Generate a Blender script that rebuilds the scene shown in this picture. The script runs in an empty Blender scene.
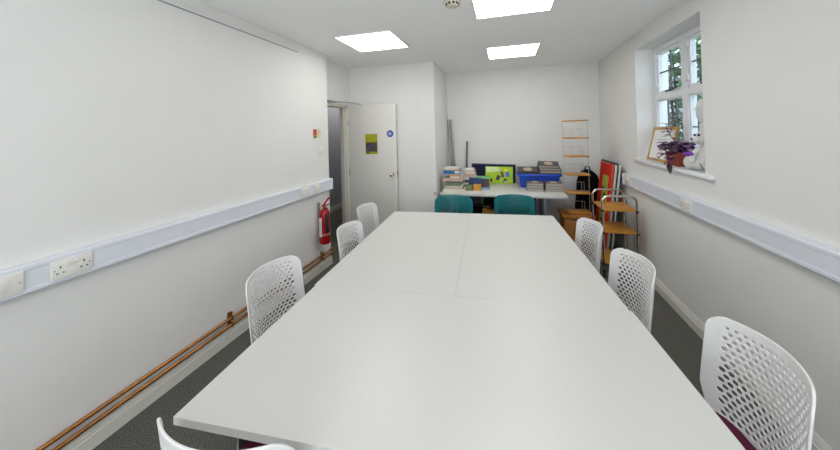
import bpy, bmesh, math, random
from mathutils import Vector, Matrix
random.seed(7)
S = bpy.context.scene
COL = S.collection
PI = math.pi

# ------------------------------------------------------------------ camera, world, lights, exposure
cam = bpy.data.cameras.new('camera')
cam.sensor_width = 36.0
cam.lens = 306.7155 / 840 * 36.0
cam.shift_y = (128.961 - 225) / 840
cam.clip_start = 0.02
co = bpy.data.objects.new('camera', cam)
COL.objects.link(co)
yaw, pitch, roll = 0.2707, 0.0092, -0.0265
fw = Vector((-math.sin(yaw), math.cos(yaw), 0)); rt = Vector((math.cos(yaw), math.sin(yaw), 0)); up = Vector((0, 0, 1))
f2 = fw * math.cos(pitch) + up * math.sin(pitch)
u2 = up * math.cos(pitch) - fw * math.sin(pitch)
r3 = rt * math.cos(roll) + u2 * math.sin(roll)
u3 = u2 * math.cos(roll) - rt * math.sin(roll)
m = Matrix((r3, u3, -f2)).transposed().to_4x4()
m.translation = (0, 0, 1.5688)
co.matrix_world = m
S.camera = co

W = bpy.data.worlds.new('overcast_sky'); S.world = W
W.use_nodes = True
bg = W.node_tree.nodes['Background']
bg.inputs['Color'].default_value = (0.80, 0.90, 1.0, 1)
bg.inputs['Strength'].default_value = 2.6

def area(name, loc, rot, sx, sy, power, col):
    l = bpy.data.lights.new(name, 'AREA'); l.shape = 'RECTANGLE'; l.size = sx; l.size_y = sy
    l.energy = power; l.color = col
    o = bpy.data.objects.new(name, l); o.location = loc; o.rotation_euler = rot
    COL.objects.link(o)
    return o
# the ceiling panels behind and above the viewer, and daylight from the window behind
PANEL_STRENGTH = 7.0
for x, y, p in ((-1.32, 1.42, 0.8), (-1.32, -0.2, 0.8), (0.08, 0.80, 1.4), (0.08, -0.8, 4.0)):
    area('ceiling_panel_lamp', (x, y, 2.52), (0, 0, 0), 0.58, 0.58, p, (1.0, 0.98, 0.95))
area('corridor_fill', (-2.85, 5.6, 2.50), (0, 0, 0), 0.5, 0.5, 7.0, (1.0, 0.97, 0.94))  # added fill light, keeps the view through the doorway from going black
area('rear_window_daylight', (0.0, -2.05, 1.45), (math.radians(138), 0, 0), 2.4, 1.4, 98.0, (0.86, 0.92, 1.0))  # daylight of an unseen rear window, upward aim added to brighten the ceiling

S.view_settings.view_transform = 'Standard'
S.view_settings.look = 'None'
S.view_settings.gamma = 1.0
S.view_settings.use_curve_mapping = False
S.view_settings.exposure = 0.16

# ------------------------------------------------------------------ materials
def lin(c):
    return tuple(((v / 255) / 12.92 if v / 255 <= 0.04045 else ((v / 255 + 0.055) / 1.055) ** 2.4) for v in c)

def mat(name, rgb, rough=0.5, metal=0.0, bump=0.0, bscale=200.0, var=0.0, vscale=8.0, emit=None, spec=0.5, stretch=None):
    M = bpy.data.materials.new(name); M.use_nodes = True
    nt = M.node_tree; b = nt.nodes['Principled BSDF']
    c = lin(rgb)
    b.inputs['Base Color'].default_value = (*c, 1)
    b.inputs['Roughness'].default_value = rough
    b.inputs['Metallic'].default_value = metal
    b.inputs['Specular IOR Level'].default_value = spec
    if emit:
        b.inputs['Emission Color'].default_value = (*emit[0], 1)
        b.inputs['Emission Strength'].default_value = emit[1]
    if bump or var:
        tc = nt.nodes.new('ShaderNodeTexCoord')
        vec = tc.outputs['Object']
        if stretch:
            mp = nt.nodes.new('ShaderNodeMapping'); mp.inputs['Scale'].default_value = stretch
            nt.links.new(vec, mp.inputs['Vector']); vec = mp.outputs['Vector']
    if var:
        n = nt.nodes.new('ShaderNodeTexNoise'); n.inputs['Scale'].default_value = vscale; n.inputs['Detail'].default_value = 4
        nt.links.new(vec, n.inputs['Vector'])
        r = nt.nodes.new('ShaderNodeValToRGB')
        r.color_ramp.elements[0].position = 0.3; r.color_ramp.elements[1].position = 0.7
        r.color_ramp.elements[0].color = (*[max(0, v * (1 - var)) for v in c], 1)
        r.color_ramp.elements[1].color = (*[min(1, v * (1 + var)) for v in c], 1)
        nt.links.new(n.outputs['Fac'], r.inputs['Fac'])
        nt.links.new(r.outputs['Color'], b.inputs['Base Color'])
    if bump:
        n2 = nt.nodes.new('ShaderNodeTexNoise'); n2.inputs['Scale'].default_value = bscale
        nt.links.new(vec, n2.inputs['Vector'])
        bp = nt.nodes.new('ShaderNodeBump'); bp.inputs['Strength'].default_value = bump; bp.inputs['Distance'].default_value = 0.003
        nt.links.new(n2.outputs['Fac'], bp.inputs['Height'])
        nt.links.new(bp.outputs['Normal'], b.inputs['Normal'])
    return M

M = {}
M['wall'] = mat('wall_paint', (229, 228, 224), 0.75, bump=0.05, bscale=120, var=0.012, vscale=3)
M['ceil'] = mat('ceiling_paint', (250, 250, 248), 0.85, bump=0.05, bscale=90)
M['skirt'] = mat('skirting_gloss', (224, 221, 212), 0.35)
M['carpet'] = mat('carpet', (100, 98, 92), 0.95, bump=0.9, bscale=320, var=0.8, vscale=170, spec=0.1)
M['table'] = mat('white_laminate', (209, 208, 203), 0.34, bump=0.02, bscale=300)
M['edge'] = mat('table_edging', (214, 212, 206), 0.45)
M['plastic'] = mat('white_plastic', (226, 225, 222), 0.4)
M['trunk'] = mat('trunking_pvc', (224, 227, 234), 0.4)
M['socket'] = mat('socket_plastic', (232, 230, 222), 0.3)
M['chair'] = mat('chair_shell_white', (228, 227, 225), 0.42)
M['teal'] = mat('chair_shell_teal', (6, 112, 116), 0.42)
M['magenta'] = mat('seat_fabric_magenta', (92, 8, 54), 0.9, bump=0.3, bscale=400)
M['tealfab'] = mat('seat_fabric_teal', (12, 105, 108), 0.9, bump=0.3, bscale=400)
M['legw'] = mat('chair_leg_metal', (190, 192, 196), 0.35, 0.6)
M['silver'] = mat('silver_leg', (170, 172, 176), 0.4, 0.5)
M['black'] = mat('black_plastic', (20, 20, 22), 0.5)
M['dark'] = mat('dark_hole', (84, 78, 70), 0.7)
M['copper'] = mat('copper_pipe', (178, 122, 68), 0.3, 0.85, var=0.2, vscale=14)
M['brass'] = mat('brass_clip', (150, 112, 62), 0.35, 0.9)
M['chrome'] = mat('chrome', (205, 203, 198), 0.16, 1.0)
M['tube'] = mat('brushed_tube', (165, 165, 165), 0.35, 0.9)
M['greytube'] = mat('grey_pole', (112, 115, 124), 0.45, 0.3)
M['wire'] = mat('plain_wire', (186, 182, 176), 0.4, 0.3)
M['beech'] = mat('beech_shelf', (196, 134, 44), 0.42, var=0.15, vscale=6, stretch=(1, 14, 14))
M['oak'] = mat('golden_oak', (164, 106, 34), 0.5, var=0.2, vscale=6, stretch=(14, 14, 1))
M['red'] = mat('extinguisher_red', (160, 12, 22), 0.25)
M['redart'] = mat('red_mount', (214, 34, 12), 0.7, spec=0.2)
M['limeart'] = mat('lime_label', (186, 184, 60), 0.5, var=0.4, vscale=22)
M['door'] = mat('door_paint', (222, 219, 211), 0.4)
M['jamb'] = mat('door_frame_paint', (216, 212, 200), 0.4)
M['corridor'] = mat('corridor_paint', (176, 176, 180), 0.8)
M['navy'] = mat('navy_felt', (14, 22, 58), 0.95, bump=0.2, bscale=300)
M['lime'] = mat('lime_card', (172, 206, 22), 0.5, var=0.08, vscale=9)
M['palelime'] = mat('pale_lime_card', (216, 232, 170), 0.5)
M['blue'] = mat('blue_crate_plastic', (16, 72, 190), 0.35)
M['signblue'] = mat('sign_blue', (22, 80, 180), 0.4)
M['album'] = mat('album_cover', (66, 62, 60), 0.5, var=0.12, vscale=20)
M['albumgrey'] = mat('grey_book', (104, 98, 92), 0.6, var=0.12, vscale=20)
M['page'] = mat('page_block', (222, 214, 196), 0.8, var=0.12, vscale=40, stretch=(1, 1, 30))
M['greypage'] = mat('grey_page_block', (172, 166, 156), 0.8, var=0.15, vscale=40, stretch=(1, 1, 30))
M['photo'] = mat('oval_photo', (205, 180, 150), 0.5, var=0.35, vscale=14)
M['gold'] = mat('gilt_frame', (196, 158, 72), 0.35, 0.5)
M['certificate'] = mat('paper', (232, 232, 230), 0.6)
M['ink'] = mat('ink_grey', (176, 178, 182), 0.7)
M['pot'] = mat('terracotta_pot', (132, 44, 22), 0.5)
M['leafp'] = mat('purple_leaf', (92, 38, 88), 0.5, var=0.5, vscale=25)
M['leafl'] = mat('pale_purple_leaf', (176, 150, 176), 0.5, var=0.3, vscale=25)
M['violet'] = mat('violet_cloth', (128, 50, 178), 0.7)
M['stem'] = mat('plant_stem', (84, 50, 70), 0.6)
M['plush'] = mat('pale_knit', (214, 212, 208), 0.95, bump=0.7, bscale=180)
M['stone'] = mat('white_stoneware', (222, 222, 220), 0.6)
M['bag'] = mat('black_nylon', (14, 13, 18), 0.95, bump=0.25, bscale=90, spec=0.15)
M['lead'] = mat('lead_came', (84, 90, 98), 0.5)
M['iron'] = mat('black_iron', (22, 22, 24), 0.45)
M['winpaint'] = mat('window_gloss', (232, 234, 236), 0.3)
M['leafg'] = mat('garden_leaf', (96, 134, 96), 0.6, var=0.5, vscale=5)
M['bark'] = mat('bark', (80, 66, 54), 0.9)
M['outwall'] = mat('outside_render', (160, 166, 170), 0.9, var=0.25, vscale=6)
M['ground'] = mat('outside_paving', (140, 138, 132), 0.9, var=0.2, vscale=4)
M['shelfm'] = mat('dark_grey_metal', (52, 52, 58), 0.5, 0.2)
M['amber'] = mat('amber_card', (206, 152, 60), 0.7)
M['lightblue'] = mat('light_blue_paper', (120, 176, 220), 0.7)
def bookmat(n, rgb): M[n] = mat(n, rgb, 0.5, var=0.1, vscale=20)
for n, c in (('cover_cream', (226, 218, 200)), ('cover_white', (228, 228, 226)), ('cover_green', (110, 128, 84)), ('cover_tan', (196, 158, 106)),
             ('cover_blue', (22, 112, 176)), ('cover_maroon', (96, 44, 44)), ('cover_grey', (150, 152, 156)), ('cover_dark', (52, 56, 66)),
             ('cover_navy', (30, 60, 112)), ('cover_mint', (128, 198, 130)), ('cover_plum', (92, 66, 74)), ('cover_pink', (206, 172, 160))):
    bookmat(n, c)

glass = bpy.data.materials.new('window_glass'); glass.use_nodes = True
nt = glass.node_tree; nt.nodes.clear()
o_ = nt.nodes.new('ShaderNodeOutputMaterial'); mx = nt.nodes.new('ShaderNodeMixShader'); fr = nt.nodes.new('ShaderNodeValue')
tr = nt.nodes.new('ShaderNodeBsdfTransparent'); gl = nt.nodes.new('ShaderNodeBsdfGlossy')
tr.inputs['Color'].default_value = (0.93, 0.97, 0.98, 1); gl.inputs['Roughness'].default_value = 0.02; fr.outputs[0].default_value = 0.07
nt.links.new(fr.outputs[0], mx.inputs['Fac']); nt.links.new(tr.outputs[0], mx.inputs[1]); nt.links.new(gl.outputs[0], mx.inputs[2])
nt.links.new(mx.outputs[0], o_.inputs['Surface'])
M['glass'] = glass
M['led'] = mat('led_diffuser', (250, 250, 250), 0.6, emit=((1.0, 0.985, 0.965), PANEL_STRENGTH))

# ------------------------------------------------------------------ mesh builder
class MB:
    def __init__(self): self.bm = bmesh.new()
    def box(self, a, b, bev=0.0, mtx=None, seg=2):
        x0, y0, z0 = a; x1, y1, z1 = b
        t = bmesh.new()
        bmesh.ops.create_cube(t, size=1)
        for v in t.verts:
            v.co = Vector((x0 + (v.co.x + .5) * (x1 - x0), y0 + (v.co.y + .5) * (y1 - y0), z0 + (v.co.z + .5) * (z1 - z0)))
        if bev: bmesh.ops.bevel(t, geom=t.edges[:], offset=bev, segments=seg, profile=0.5, affect='EDGES')
        return self._in(t, mtx)
    def _in(self, t, mtx=None):
        if mtx is not None: bmesh.ops.transform(t, matrix=mtx, verts=t.verts[:])
        me = bpy.data.meshes.new('tmp'); t.to_mesh(me); t.free(); self.bm.from_mesh(me); bpy.data.meshes.remove(me)
        return self
    def tube(self, pts, r, n=8, closed=False, cap=True):
        pts = [Vector(p) for p in pts]; L = len(pts)
        rr = r if isinstance(r, (list, tuple)) else [r] * L
        rings = []; prev = None
        for i, p in enumerate(pts):
            if closed: d = pts[(i + 1) % L] - pts[i - 1]
            else: d = pts[min(i + 1, L - 1)] - pts[max(i - 1, 0)]
            d.normalize()
            if prev is None:
                a = Vector((0, 0, 1)) if abs(d.z) < 0.9 else Vector((1, 0, 0))
                u = d.cross(a).normalized()
            else:
                u = (prev - d * prev.dot(d)).normalized()
            prev = u; w = d.cross(u)
            rings.append([self.bm.verts.new(p + (u * math.cos(2 * PI * k / n) + w * math.sin(2 * PI * k / n)) * rr[i]) for k in range(n)])
        R = range(L if closed else L - 1)
        for i in R:
            A, B = rings[i], rings[(i + 1) % L]
            for k in range(n): self.bm.faces.new((A[k], A[(k + 1) % n], B[(k + 1) % n], B[k]))
        if cap and not closed:
            self.bm.faces.new(rings[0][::-1]); self.bm.faces.new(rings[-1])
        return self
    def lathe(self, prof, c=(0, 0, 0), n=24, mtx=None):
        t = bmesh.new(); rings = []
        for r, z in prof:
            rings.append([t.verts.new((r * math.cos(2 * PI * k / n), r * math.sin(2 * PI * k / n), z)) for k in range(n)])
        for A, B in zip(rings, rings[1:]):
            for k in range(n): t.faces.new((A[k], A[(k + 1) % n], B[(k + 1) % n], B[k]))
        t.faces.new(rings[0][::-1]); t.faces.new(rings[-1])
        bmesh.ops.translate(t, vec=Vector(c), verts=t.verts[:])
        return self._in(t, mtx)
    def ball(self, c, rx, ry=None, rz=None, sub=3, mtx=None):
        t = bmesh.new(); bmesh.ops.create_icosphere(t, subdivisions=sub, radius=1)
        for v in t.verts: v.co = Vector((v.co.x * rx, v.co.y * (ry or rx), v.co.z * (rz or rx)))
        if mtx is not None: bmesh.ops.transform(t, matrix=mtx, verts=t.verts[:])
        bmesh.ops.translate(t, vec=Vector(c), verts=t.verts[:])
        return self._in(t)
    def prism(self, pts, z0, z1, mtx=None, bev=0.0):
        t = bmesh.new()
        A = [t.verts.new((x, y, z0)) for x, y in pts]; B = [t.verts.new((x, y, z1)) for x, y in pts]
        t.faces.new(A[::-1]); t.faces.new(B)
        for k in range(len(pts)): t.faces.new((A[k], A[(k + 1) % len(pts)], B[(k + 1) % len(pts)], B[k]))
        if bev: bmesh.ops.bevel(t, geom=t.edges[:], offset=bev, segments=2, profile=0.5, affect='EDGES')
        return self._in(t, mtx)
    def build(self, name, material, parent=None, smooth=True, loc=None):
        bmesh.ops.recalc_face_normals(self.bm, faces=self.bm.faces[:])
        me = bpy.data.meshes.new(name); self.bm.to_mesh(me); self.bm.free()
        if smooth:
            me.polygons.foreach_set('use_smooth', [True] * len(me.polygons))
            me.set_sharp_from_angle(angle=math.radians(38))
        mats = material if isinstance(material, (list, tuple)) else [material]
        for x in mats: me.materials.append(M[x] if isinstance(x, str) else x)
        o = bpy.data.objects.new(name, me); COL.objects.link(o)
        if parent: o.parent = parent
        if loc: o.location = loc
        return o

def arc(c, r, a0, a1, n, plane='xz', off=0.0):
    out = []
    for i in range(n + 1):
        a = a0 + (a1 - a0) * i / n
        u, v = r * math.cos(a), r * math.sin(a)
        out.append({'xz': (c[0] + u, c[1], c[2] + v), 'yz': (c[0], c[1] + u, c[2] + v), 'xy': (c[0] + u, c[1] + v, c[2])}[plane])
    return out

def thing(name, label, cat, loc=(0, 0, 0), rz=0.0, group=None):
    o = bpy.data.objects.new(name, None); COL.objects.link(o); o.empty_display_size = 0.1
    o.location = loc; o.rotation_euler = (0, 0, rz)
    return tag(o, label, cat, group)
def tag(o, label, cat, group=None):
    o['label'] = label; o['category'] = cat
    if group: o['group'] = group
    return o
def struct(o):
    o['kind'] = 'structure'; return o
def dup(root, loc, rz, label, group=None):
    r = root.copy(); COL.objects.link(r); r.location = loc; r.rotation_euler = (0, 0, rz); r['label'] = label
    if group: r['group'] = group
    for ch in list(root.children):
        c = ch.copy(); COL.objects.link(c); c.parent = r
        for g in list(ch.children):
            d = g.copy(); COL.objects.link(d); d.parent = c
    return r

# ------------------------------------------------------------------ room shell
XL, XR, ZC, YC, YD, YB, X1, XA, YR = -2.084, 1.360, 2.5415, 3.308, 4.130, 5.116, -0.933, -2.215, -2.2
YO0, YO1, ZO = 3.32, 4.03, 1.972            # doorway
WY0, WY1, WZ0, WZ1 = 2.641, 3.786, 1.215, 2.378   # window opening

struct(MB().box((-3.6, YR - .1, -.1), (XR + .32, 7.0, 0)).build('floor', 'carpet', smooth=False))
struct(MB().box((-3.6, YR - .1, ZC), (XR + .32, 7.0, ZC + .1)).build('ceiling', 'ceil', smooth=False))
struct(MB().box((XL - .131, YR, 0), (XL, YC, ZC)).build('wall_left', 'wall', smooth=False))
w = MB()
w.box((XA - .10, YC, ZO), (XA, YO1, ZC)); w.box((XA - .10, YO1, 0), (XA, YD, ZC)); w.box((XA - .10, YC - .02, 0), (XA, YO0, ZO))
struct(w.build('wall_doorway', 'wall', smooth=False))
struct(MB().box((XA - .1, YD, 0), (X1, YB + .1, ZC)).build('wall_recess', 'wall', smooth=False))
struct(MB().box((X1, YB, 0), (XR + .3, YB + .1, ZC)).build('wall_back', 'wall', smooth=False))
w = MB()
w.box((XR, YR, 0), (XR + .30, WY0, ZC)); w.box((XR, WY1, 0), (XR + .30, YB, ZC))
w.box((XR, WY0, 0), (XR + .30, WY1, WZ0)); w.box((XR, WY0, WZ1), (XR + .30, WY1, ZC))
struct(w.build('wall_right', 'wall', smooth=False))
struct(MB().box((XA, YR - .1, 0), (XR + .3, YR, ZC)).build('wall_rear', 'wall', smooth=False))
# corridor beyond the doorway
struct(MB().box((-3.50, 1.5, 0), (-3.40, 7.0, ZC)).build('wall_corridor', 'corridor', smooth=False))
w = MB(); w.box((-3.4, 6.9, 0), (XA - .1, 7.0, ZC)); w.box((-3.4, 1.5, 0), (XA - .1, 1.6, ZC)); w.box((XA - .16, YD, 0), (XA - .1, 6.9, ZC)); w.box((XA - .16, 1.6, 0), (XA - .1, YO0 - .06, ZC))
struct(w.build('wall_corridor_ends', 'corridor', smooth=False))
struct(MB().box((-3.40, 1.6, 0), (-3.382, 6.9, .10), .003).build('baseboard_corridor', 'skirt', smooth=False))
# skirting
def skirting(name, a, b, nrm):
    a, b, nrm = Vector(a), Vector(b), Vector(nrm)
    prof = [(0, 0), (.020, 0), (.020, .068), (.015, .072), (.015, .079), (.012, .090), (.006, .106), (.004, .112), (0, .112)]
    bm = MB(); rings = []
    for p in (a, b): rings.append([bm.bm.verts.new((p.x + nrm.x * d, p.y + nrm.y * d, z)) for d, z in prof])
    n = len(prof)
    for k in range(n): bm.bm.faces.new((rings[0][k], rings[0][(k + 1) % n], rings[1][(k + 1) % n], rings[1][k]))
    bm.bm.faces.new(rings[0][::-1]); bm.bm.faces.new(rings[1])
    return struct(bm.build(name, 'skirt', smooth=False))
skirting('baseboard_left', (XL, YR, 0), (XL, YC, 0), (1, 0, 0))
skirting('baseboard_right', (XR, YR, 0), (XR, YB, 0), (-1, 0, 0))
skirting('baseboard_back', (X1, YB, 0), (XR, YB, 0), (0, -1, 0))
skirting('baseboard_recess', (XA, YD, 0), (X1, YD, 0), (0, -1, 0))
# door frame
w = MB()
w.box((XA - .105, YO1 - .03, 0), (XA + .004, YO1, ZO), .003); w.box((XA - .105, YO0, ZO - .03), (XA + .004, YO1, ZO), .003)
w.box((XA - .105, YO0, 0), (XA + .004, YO0 + .03, ZO), .003)
w.box((XA, YO1 - .012, 0), (XA + .010, YO1 + .004, ZO + .02), .003)
w.box((XA, YO0 - .01, ZO - .012), (XA + .010, YO1 + .004, ZO + .03), .003)
w.box((XA - .06, YO1 - .042, 0), (XA - .035, YO1 - .03, ZO - .03))
struct(w.build('trim_1', 'jamb'))
# door, opened back against the recess wall
dX0, dX1, dY0, dY1, dZ = -2.205, -1.474, 4.036, 4.076, 1.976
dr = struct(MB().box((dX0, dY0, .012), (dX1, dY1, dZ), .003).build('door_1', 'door'))
w = MB().lathe([(.026, 0), (.026, .006), (.010, .008), (.010, .035), (.022, .042), (.027, .055), (.024, .066), (.010, .071)], mtx=Matrix.Translation((-1.535, dY0, .985)) @ Matrix.Rotation(PI / 2, 4, 'X'), n=20)
w.build('door_knob', 'chrome', dr)
w = MB()
w.box((-2.205, 3.46, 1.985), (-2.165, 3.64, 2.010), .006)
w.build('door_closer', 'tube', dr)
MB().tube([(-2.17, 3.62, 1.998), (-2.075, 3.98, 2.004), (-2.06, 3.985, 2.000)], .008, 6).tube([(-2.07, 3.98, 2.002), (-1.985, 4.02, 1.984)], .006, 6).build('closer_arm', 'tube', dr)
for z in (1.72, 1.0, .25):
    MB().tube([(-2.202, 4.032, z - .05), (-2.202, 4.032, z + .05)], .008, 8).build('hinge', 'tube', dr)
MB().box((dX1 - .001, dY0 + .01, .93), (dX1 + .002, dY1 - .01, 1.05)).box((dX1 - .002, dY0 + .014, .985), (dX1 + .014, dY1 - .014, 1.005)).build('latch', 'brass', dr)
# poster and round sign on the door
t = thing('poster', 'small yellow-green poster with a dark picture on the open door', 'poster', (-1.845, dY0, 1.268))
MB().box((-.094, -.002, 0), (.094, 0, .288)).build('poster_sheet', mat('poster_lime', (170, 166, 28), .4, var=.1, vscale=12), t, False)
MB().box((-.085, -.0032, .035), (.085, -.001, .165)).build('poster_picture', mat('poster_dark', (78, 70, 80), .4, var=.45, vscale=18), t, False)
MB().prism([(-.085, .16), (-.05, .176), (-.02, .166), (0, .16), (.03, .17), (.085, .178), (.085, .15), (-.085, .15)], 0, .0012, Matrix.Translation((0, -.002, 0)) @ Matrix.Rotation(PI / 2, 4, 'X')).build('poster_skyline', mat('poster_hill', (120, 112, 40), .5), t, False)
MB().box((-.078, -.0034, .012), (-.03, -.001, .026)).build('poster_caption', 'black', t, False)
t = thing('door_sign', 'round blue sign with white lettering high on the open door', 'sign', (-1.557, dY0, 1.553))
MB().lathe([(.049, 0), (.049, .002)], n=32, mtx=Matrix.Rotation(PI / 2, 4, 'X')).build('sign_disc', 'signblue', t, False)
w = MB()
for z, hw in ((.020, .014), (.004, .027), (-.014, .027)):
    k = -hw
    while k < hw - .003:
        w.box((k, -.0030, z - .006), (k + .006, -.001, z + .006)); k += .0085
w.build('sign_lettering', 'plastic', t, False)
tag(MB().lathe([(.018, 0), (.018, .012), (.012, .022), (.004, .024)], n=16, mtx=Matrix.Translation((-.956, YD, .72)) @ Matrix.Rotation(PI / 2, 4, 'X')).build('door_stop', mat('beige_rubber', (190, 170, 140), .6)), 'small beige round door buffer on the white wall beside the desk', 'door stop')

# ------------------------------------------------------------------ window
win = struct(thing('window_1', '', ''))
del win['label']; del win['category']
FX0, FX1 = 1.528, 1.590
MY = (WY0 + WY1) / 2; TZ = 1.858
w = MB()
w.box((FX0, WY0, WZ0), (FX1, WY0 + .055, WZ1)); w.box((FX0, WY1 - .055, WZ0), (FX1, WY1, WZ1))
for (p, q) in ((WY0 + .055, MY - .045), (MY + .045, WY1 - .055)):
    w.box((FX0 + .002, p, WZ1 - .055), (FX1, q, WZ1)); w.box((FX0 + .002, p, WZ0), (FX1, q, WZ0 + .055)); w.box((FX0 + .002, p, TZ - .03), (FX1, q, TZ + .03))
w.box((FX0, MY - .045, WZ0), (FX1, MY + .045, WZ1))
struct(w.build('window_frame', 'winpaint', win))
lights = []
for (y0, y1) in ((MY + .045, WY1 - .055), (WY0 + .055, MY - .045)):
    for (z0, z1, op) in ((WZ0 + .055, TZ - .03, 0), (TZ + .03, WZ1 - .055, 1)):
        s = .030 if op else .012
        w = MB(); a, b = FX0 + .012, FX1 - .008
        w.box((a, y0 + .001, z0 + .001), (b, y0 + s, z1 - .001)); w.box((a, y1 - s, z0 + .001), (b, y1 - .001, z1 - .001))
        w.box((a + .002, y0 + s, z0 + .001), (b, y1 - s, z0 + s)); w.box((a + .002, y0 + s, z1 - s), (b, y1 - s, z1 - .001))
        sash = struct(w.build('window_sash', 'winpaint', win))
        struct(MB().box((FX1 - .036, y0 + s, z0 + s), (FX1 - .032, y1 - s, z1 - s)).build('window_pane', 'glass', sash, False))
        w = MB(); c = FX1 - .034
        ny = 1 if op else 2
        for k in range(1, ny + 1):
            yy = y0 + s + (y1 - y0 - 2 * s) * k / (ny + 1); w.box((c - .006, yy - .005, z0 + s), (c + .006, yy + .005, z1 - s))
        for k in range(1, 2 if op else 2):
            zz = z0 + (z1 - z0) * k / 2; w.box((c - .006, y0 + s, zz - .006), (c + .006, y1 - s, zz + .006))
        struct(w.build('window_bars', 'lead', sash, False))
        if op:
            w = MB(); zz = z0 + .018
            w.tube([(FX0 - .006, y0 + .27, zz - .004), (FX0 - .008, y0 + .13, zz + .002), (FX0 - .014, y0 + .06, zz + .014)], [.009, .008, .007], 8)
            w.tube(arc((FX0 - .016, y0 + .055, zz + .034), .022, -PI / 2, PI * .9, 8, 'yz'), .009, 8)
            struct(w.build('window_stay', 'iron', win))
            for hz in (z0 + .06, z1 - .08):
                struct(MB().box((FX0 - .006, y1 - .02, hz), (FX0 + .02, y1 + .025, hz + .05), .003).build('window_hinge', 'plastic', win))
struct(MB().box((XR - .028, WY0 - .105, WZ0 - .030), (XR + .001, WY1 + .045, WZ0 + .002), .006).box((XR, WY0, WZ0 - .002), (FX0, WY1, WZ0 + .002)).build('trim_2', 'winpaint'))

# outside the window
struct(MB().box((XR + .32, -1, -.12), (9, 9, -.02)).build('ground_outside', 'ground', smooth=False))
struct(MB().box((5.2, 4.2, -.02), (5.5, 14, 3.2)).build('wall_outside', 'outwall', smooth=False))
def shrub(name, label, c, R, H, n, leaf):
    t = thing(name, label, 'shrub', c, group='shrubs outside the window')
    w = MB()
    for k in range(5):
        a = k * 1.3; w.tube([(0, 0, 0), (.2 * math.cos(a), .2 * math.sin(a), H * .5), (R * .6 * math.cos(a), R * .6 * math.sin(a), H * .9)], [.03, .02, .008], 6)
    w.build('stem', 'bark', t)
    bm = MB()
    for i in range(n):
        u = random.random(); a = random.random() * 2 * PI; rr = R * (random.random() ** .4) * math.sin(min(PI, .35 + u * 2.6))
        p = Vector((rr * math.cos(a), rr * math.sin(a), H * (.12 + .9 * u)))
        d = Vector((random.gauss(0, 1), random.gauss(0, 1), random.gauss(0, .7))).normalized(); e = d.cross(Vector((random.random() - .5, random.random() - .5, 1))).normalized()
        l = leaf * (.6 + .8 * random.random()); n_ = d.cross(e) * l * .12
        q = [p, p + d * l * .5 + e * l * .28 + n_, p + d * l, p + d * l * .5 - e * l * .28 + n_]
        bm.bm.faces.new([bm.bm.verts.new(v) for v in q])
    f = bm.build('foliage', 'leafg', t, False)
    return t
shrub('garden_shrub', 'bushy green shrub seen through the left upper window pane', (2.75, 5.95, -.02), .75, 3.3, 2600, .16)
shrub('garden_shrub', 'leafy green shrub seen through the right window light', (2.75, 4.55, -.02), .55, 2.3, 1600, .14)

# ------------------------------------------------------------------ trunking, sockets, pipes, rail
def trunking(name, label, x, nrm, y0, y1, z0, z1):
    t = thing(name, label, 'trunking', (x, y0, z0))
    L = y1 - y0; H = z1 - z0; d = .05
    prof = [(0, 0), (.044, 0), (d, .006), (d, .022), (d - .003, .024), (d - .003, H - .024), (d, H - .022), (d, H - .006), (d - .004, H), (0, H)]
    bm = MB(); rings = []
    for yy in (0, L): rings.append([bm.bm.verts.new((nrm * a, yy, b)) for a, b in prof])
    n = len(prof)
    for k in range(n): bm.bm.faces.new((rings[0][k], rings[0][(k + 1) % n], rings[1][(k + 1) % n], rings[1][k]))
    bm.bm.faces.new(rings[0][::-1]); bm.bm.faces.new(rings[1])
    bm.build('trunking_body', 'trunk', t, False)
    MB().box((nrm * .001 if nrm > 0 else -.053, L - .012, -.002), (.053 if nrm > 0 else -.001, L + .003, H + .002), .002).build('end_cap', 'trunk', t)
    return t
TZ0, TZ1 = .903, 1.031
trunking('cable_trunking', 'long white cable trunking running along the left wall', XL, 1, YR + .05, YC - .005, TZ0, TZ1)
trunking('cable_trunking', 'long white cable trunking below the window on the right wall', XR, -1, YR + .05, 4.10, .895, 1.021)

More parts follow.
